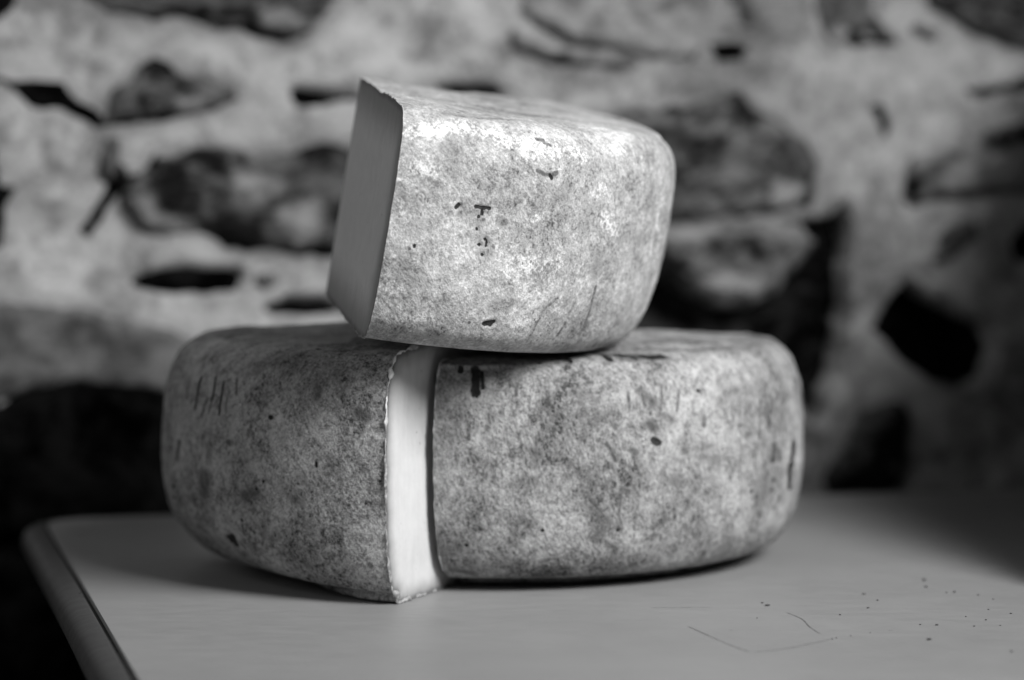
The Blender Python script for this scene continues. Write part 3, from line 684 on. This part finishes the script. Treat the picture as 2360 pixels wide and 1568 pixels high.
def poly_sd(P, X, Z):
    """signed distance to a closed outline, positive inside"""
    P = np.asarray(P); d = np.full(X.shape, 1e9); inside = np.zeros(X.shape, bool); n = len(P)
    for i in range(n):
        a, b = P[i], P[(i+1) % n]; e = b-a
        t = np.clip(((X-a[0])*e[0]+(Z-a[1])*e[1])/(e@e+1e-12), 0, 1)
        d = np.minimum(d, np.hypot(X-a[0]-t*e[0], Z-a[1]-t*e[1]))
        c = ((a[1] > Z) != (b[1] > Z)) & (X < (b[0]-a[0])*(Z-a[1])/(b[1]-a[1]+1e-12)+a[0]); inside ^= c
    return np.where(inside, d, -d)

WALL_V = .085
wall = empty('stone_wall', rw(.25, WALL_V, 0)); tag(wall, 'old rubble wall of dark stones in pale lime mortar behind the table', 'wall')
INV = wall.location.copy()
def wv(u, off, z):
    x = T0[0]+EX[0]*u+EY[0]*(WALL_V+off)-INV[0]; y = T0[1]+EX[1]*u+EY[1]*(WALL_V+off)-INV[1]
    return np.stack([x, y, z], -1)
gu = np.arange(-.66, .86, .0026); gz = np.arange(-.75, .52, .0026)
gz = np.r_[np.arange(-.75, -.12, .012), np.arange(-.12, .52, .0026)]
U, Z = np.meshgrid(gu, gz, indexing='ij'); P3 = np.stack([U, Z*1.3, U*0], -1)
off = -fbm(P3*16, 5, 4)*.0028 - fbm(P3*60, 8, 3)*.0011
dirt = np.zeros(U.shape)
for m, b, c, pts in STONES_AND_GAPS:
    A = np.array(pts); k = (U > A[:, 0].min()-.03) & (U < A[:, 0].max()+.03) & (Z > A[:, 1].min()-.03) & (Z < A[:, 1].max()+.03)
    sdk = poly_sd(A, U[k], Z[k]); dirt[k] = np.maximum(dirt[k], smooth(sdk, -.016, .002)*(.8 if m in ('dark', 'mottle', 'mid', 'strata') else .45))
    w = fbm(P3*70+2, 31, 3)*.0022
    if c:
        A = np.array(pts); k = (U > A[:, 0].min()-.02) & (U < A[:, 0].max()+.02) & (Z > A[:, 1].min()-.02) & (Z < A[:, 1].max()+.02)
        sd = np.full(U.shape, -1.0); sd[k] = poly_sd(A, U[k]+w[k], Z[k]); off += smooth(sd, -.003, .0012)*c
mesh('mortar', wv(U, off, Z).reshape(-1, 3), grid_faces(len(gu), len(gz), True), M_MORTAR, wall, {'dirt': dirt})

def blot(lst, u, z):
    f = np.zeros(u.shape)
    for pts in lst:
        A = np.array(pts)
        if A[:, 0].max() < u.min() or A[:, 0].min() > u.max() or A[:, 1].max() < z.min() or A[:, 1].min() > z.max(): continue
        f = np.maximum(f, smooth(poly_sd(A, u, z), -.009, .006))
    return f
for si, (m, b, c, pts) in enumerate(STONES_AND_GAPS):
    A = np.array(pts); lo, hi = A.min(0)-.006, A.max(0)+.006; st = .0018
    us = np.arange(lo[0], hi[0], st); zs = np.arange(lo[1], hi[1], st); u, z = np.meshgrid(us, zs, indexing='ij')
    p = np.stack([u, z, u*0+si*3.1], -1)
    sd = poly_sd(A, u + fbm(p*120, 40+si, 4)*.0017, z + fbm(p*120+9, 60+si, 4)*.0014) - (-.0002 if m != 'black' else -.0009)
    rough = fbm(np.stack([u*45, z*80, u*0+si], -1), 80+si, 4)
    o = -((b*.6+.0008 if m != 'boulder' else b)*smooth(sd, 0, max(.004, abs(b)*1.0))) - rough*.0018*smooth(sd, 0, .006) + smooth(sd, .001, -.003)*.012 + (c*.65 if c else 0)
    rimv = smooth(sd, .013, 0)
    ok = (sd[:-1, :-1] > -.003) & (sd[1:, :-1] > -.003) & (sd[:-1, 1:] > -.003) & (sd[1:, 1:] > -.003)
    F = grid_faces(len(us), len(zs), True)[ok.ravel()]
    used, inv = np.unique(F, return_inverse=True)
    o_ = mesh('stone_and_gap_shade', wv(u, o, z).reshape(-1, 3)[used], inv.reshape(F.shape), M_STONE_GAP[m], wall, {'rim': rimv.reshape(-1)[used], 'stain_shade': blot(STAINS_SHADE, u, z).reshape(-1)[used], 'pale': blot(PALES, u, z).reshape(-1)[used]})  # includes pieces that paint the shade of gaps and the recess
    so = o_.modifiers.new('thickness', 'SOLIDIFY'); so.thickness = .01; so.offset = -1

# ------------------------------------------------------------------ the table
table = empty('table', rw(.28, -.4, -.75)); tag(table, 'smooth grey laminate table with rounded edge banding under the cheeses', 'table')
TB = -np.array(table.location)
def tm(name, V, F, mat, sm=True): return mesh(name, np.asarray(V)+TB, F, mat, table, smooth_on=sm)
U0, U1, V0, V1, TH, RC = .0062, 0.66, -.78, 0.0, .016, .034
IN = .0115
def outline(inset, z):
    pts = []
    r = RC-inset
    u0, u1, v0, v1 = U0-IN+inset, U1, V0-IN+inset, V1-inset
    for cx, cy, a0 in ((u0+r, v1-r, 90), (u0+r, v0+r, 180), (u1-r, v0+r, 270), (u1-r, v1-r, 0)):
        for k in range(9):
            a = math.radians(a0+k*90/8); pts.append(rw(cx+r*math.cos(a), cy+r*math.sin(a), z))
    return pts
def loft(rings, cap=True):
    V = [p for r in rings for p in r]; n = len(rings[0]); F = []
    for i in range(len(rings)-1):
        for j in range(n): F.append((i*n+j, i*n+(j+1) % n, (i+1)*n+(j+1) % n, (i+1)*n+j))
    if cap: F.append(tuple(range(n))[::-1]); F.append(tuple((len(rings)-1)*n+j for j in range(n)))
    return V, F
rings = [outline(IN+.001, -TH), outline(IN+.001, -.0012), outline(IN+.0016, 0)]
tm('tabletop', *loft(rings), M_TOP, sm=False)
tm('seam', *loft([outline(IN-.0008, -.006), outline(IN-.0008, -.0012), outline(IN+.0012, -.0012), outline(IN+.0012, -.006)], False), M_SEAM)
prof = [(IN-.0006, -TH), (.0060, -TH), (.0022, -TH*.86), (.0004, -TH*.64), (.0004, -.0062), (.0022, -.0030), (.0052, -.0010), (IN-.002, -.0001), (IN-.0008, -.0003), (IN-.0004, -.0012), (IN-.0004, -.006)]
tm('edge_band', *loft([outline(a, b) for a, b in prof], False), M_BAND)
for uu in (.05, .60):
    for vv in (-.72, -.05):
        V = np.array([rw(uu+du, vv+dv, zz) for zz in (-.75, -TH-.0005) for dv in (-.02, .02) for du in (-.02, .02)])+TB
        o = mesh('leg', V, [(0, 2, 3, 1), (4, 5, 7, 6), (0, 1, 5, 4), (2, 6, 7, 3), (0, 4, 6, 2), (1, 3, 7, 5)], M_LEG, table, smooth_on=False)
for s in SCRATCHES:
    q = catmull(s, 8) if len(s) > 2 else resample(np.array(s), 8)
    d = np.gradient(q, axis=0); nrm = np.stack([-d[:, 1], d[:, 0]], 1)/np.linalg.norm(d, axis=1)[:, None]
    wd = .00017*(1+.7*vnoise(np.stack([np.arange(len(q))*1.7, q[:, 0]*9, q[:, 1]*0], -1), 4))[:, None]; wd[0] = wd[-1] = 2e-5
    L = [rw(a, b, .00025) for a, b in q-nrm*wd]; R_ = [rw(a, b, .00025) for a, b in q+nrm*wd]
    V = L+R_; n = len(q); tm('scratch', V, [(k, k+1, n+k+1, n+k) for k in range(n-1)], M_SCR)

# ------------------------------------------------------------------ the cheeses
def attr_field(lst, Ua, Sa, minr):
    f = np.zeros(Ua.shape)
    for pts, ru, rs, st in lst:
        ru, rs = max(ru, minr), max(rs, minr); sc = np.array([ru, rs]); P = np.array(pts, float)/sc
        k = (Ua > (P[:, 0].min()-2.3)*ru) & (Ua < (P[:, 0].max()+2.3)*ru) & (Sa > (P[:, 1].min()-2.3)*rs) & (Sa < (P[:, 1].max()+2.3)*rs)
        if not k.any(): continue
        x, y = Ua[k]/ru, Sa[k]/rs; d = np.hypot(x-P[0, 0], y-P[0, 1])
        for a, b in zip(P[:-1], P[1:]):
            e = b-a; t = np.clip(((x-a[0])*e[0]+(y-a[1])*e[1])/(e@e+1e-12), 0, 1); d = np.minimum(d, np.hypot(x-a[0]-t*e[0], y-a[1]-t*e[1]))
        f[k] = np.maximum(f[k], st*smooth(d, 2.2, .1))
    return f

def build_wedge(key, label, mat, marks, pale, crust):
    w = WEDGES[key]; ns, na = 560, 700
    a, G = wedge_grid(w, ns, na)
    s = np.cumsum(np.r_[0, np.linalg.norm(np.diff(G[:, 22], axis=0), axis=1)])
    Sa, Ua = np.meshgrid(s, a*w['R'], indexing='ij')
    mk = attr_field([(p, q*1.3, r*1.3, 1.0) for p, q, r, s_ in marks if s_ > .79], Ua, Sa, .0006); sg = attr_field([(p, q*1.4, r*1.4, s_) for p, q, r, s_ in marks if s_ <= .79], Ua, Sa, .0007); pl = attr_field([(p, q*1.7, r*1.7, s_*.92) for p, q, r, s_ in pale], Ua, Sa, .001)
    M, O = wedge_matrix(w)
    from mathutils import Matrix
    root = empty('cheese_wedge'); root.matrix_world = Matrix.Translation(O.tolist()) @ Matrix(M.tolist()).to_4x4()
    tag(root, label, 'cheese', 'cut wedges of rinded cheese')
    # the marks are shallow dents in the rind
    r = np.linalg.norm(G[..., :2], axis=2, keepdims=True); dirv = np.concatenate([G[..., :2]/np.maximum(r, 1e-6), np.zeros_like(r)], 2)
    Gd = G - dirv*(mk*.0006)[..., None]*smooth(r, .3*w['R'], .6*w['R'])
    mesh('rind', Gd.reshape(-1, 3), grid_faces(ns, na, w['side'] > 0), mat, root, {'mark': mk, 'smudge': sg, 'pale': pl})
    for j, ang in ((0, 0), (na-1, w['span'])):
        out = Gd[:, j]; H = w['H']; cdir = np.array([math.sin(ang)*w['side'], -math.cos(ang), 0]); ctr = cdir*w['R']*.45+np.array([0, 0, H*.5])
        ax = np.stack([np.zeros(60), np.zeros(60), np.linspace(out[-1, 2], out[0, 2], 62)[1:-1]], 1); loop = np.vstack([out, ax]); n = len(loop)
        tt = np.r_[np.linspace(0, .9, 16), np.linspace(.915, 1, 8)]; V = ctr+(loop-ctr)[None]*tt[:, None, None]
        nr = np.array([-math.cos(ang)*w['side'], -math.sin(ang), 0])*(1 if j == 0 else -1)
        V = V + nr*(fbm(V*40+3, 77+j, 3)*.0006*(1-tt**6)[:, None])[..., None]
        Q = V.reshape(-1, 3); rim = np.full(len(Q), 1e9); ol = out[::3]
        for k in range(0, len(Q), 4000): rim[k:k+4000] = np.sqrt(((Q[k:k+4000, None]-ol[None])**2).sum(2)).min(1)
        F = []
        i, jj = np.meshgrid(np.arange(len(tt)-1), np.arange(n), indexing='ij'); F = np.stack([i*n+jj, i*n+(jj+1) % n, (i+1)*n+(jj+1) % n, (i+1)*n+jj], -1).reshape(-1, 4)
        if (w['side'] > 0) == (j == 0): F = F[:, ::-1]
        mesh('cut_face', Q, F, M_PASTE_SHADED if key == 'top' else M_PASTE, root, {'rim': rim})
        if j == 0 and crust:
            # ragged torn rind along the cut
            q = out[(np.linalg.norm(out[:, :2], axis=1) > .25*w['R'])]; m = len(q); d = np.gradient(q, axis=0); d /= np.linalg.norm(d, axis=1)[:, None]
            RL = np.linalg.norm(out[:, :2], axis=1).max(); kk = np.arange(m); base = np.stack([kk*.11, kk*0+w['seed'], kk*0], -1)
            rad = crust*(.55+.75*fbm(base, 3, 4)); low = smooth(q[:, 2], .02, .0)*smooth(np.linalg.norm(q[:, :2], axis=1), .5*RL, .8*RL); rad = np.clip(rad*(1+.9*low), .00008, .0022)
            br = smooth(q[:, 2], .62*H, .86*H)*smooth(np.linalg.norm(q[:, :2], axis=1), .80*RL, .90*RL); rad = rad*(1+1.3*br*(.6+fbm(base*1.6+4, 9, 3)))
            rad = np.clip(rad, .00008, .0022)
            e1 = np.cross(d, nr); e1 /= np.linalg.norm(e1, axis=1)[:, None]; K = 8; V = np.zeros((m, K, 3))
            wob = fbm(base*1.7+8, 5, 3)*.0005
            for k in range(K):
                an = 2*math.pi*k/K; rr = rad*(1+.35*vnoise(np.stack([kk*.31, kk*0+k*2.3, kk*0], -1), 6))
                V[:, k] = q + nr*(np.cos(an)*rr*.55)[:, None] + e1*(np.sin(an)*rr+wob)[:, None]
            V[..., 2] = np.maximum(V[..., 2], .0002) if key != 'top' else V[..., 2]
            i, jj = np.meshgrid(np.arange(m-1), np.arange(K), indexing='ij'); F = np.stack([i*K+jj, i*K+(jj+1) % K, (i+1)*K+(jj+1) % K, (i+1)*K+jj], -1).reshape(-1, 4)
            mesh('torn_crust', V.reshape(-1, 3), F, M_CRUST, root, {'bright': np.repeat(br, K)})
    return root

M_RL = rind_material('rind_dusty_grey', .34, .88, .44, .6, .62, (.3, .5, .2))
M_RR = rind_material('rind_mottled', .275, .95, .54, .75, .64, (.2, -.3, .4))
M_RT = rind_material('rind_pale', .405, .66, .82, .95, .38, (.5, .7, .1))
build_wedge('left', 'dark grey cheese wedge with a bright cut face, standing on the table at the left', M_RL, MARKS_LEFT, PALE_LEFT, .0009)
build_wedge('right', 'broad mottled cheese wedge standing on the table at the right, black marks along its rim', M_RR, MARKS_RIGHT, PALE_RIGHT, .0004)
build_wedge('top', 'pale speckled cheese wedge lying tilted on top of the other two', M_RT, MARKS_TOP, PALE_TOP, .00028)

# ------------------------------------------------------------------ crumbs
def crumb_mesh():
    V = []; F = []; n, m = 6, 8
    for i in range(n+1):
        for j in range(m):
            t, p = math.pi*i/n, 2*math.pi*j/m; v = np.array([math.sin(t)*math.cos(p), math.sin(t)*math.sin(p), math.cos(t)*.6])
            V.append(v*(1+.3*float(vnoise(v*2.1+5, 2))))
    for i in range(n):
        for j in range(m): F.append((i*m+j, (i+1)*m+j, (i+1)*m+(j+1) % m, i*m+(j+1) % m))
    return V, F
proto = None; rnd = random.Random(2)
for k, (u, v, r) in enumerate(CRUMBS):
    r *= .8
    if proto is None: proto = o = mesh('crumb', *crumb_mesh(), M_CRUMB)
    else: o = proto.copy(); COL.objects.link(o)
    o.location = rw(u, v, r*.45); o.scale = (r*rnd.uniform(.8, 1.3), r*rnd.uniform(.7, 1.1), r*.8); o.rotation_euler = (0, 0, rnd.uniform(0, 6))
    if u > .1: tag(o, 'tiny dark crumb lying on the bare right part of the grey table', 'crumb', 'dark crumbs scattered on the right of the table')
    else: tag(o, 'tiny dark speck caught at the seam of the left table edge', 'crumb', 'dark specks at the left table seam')
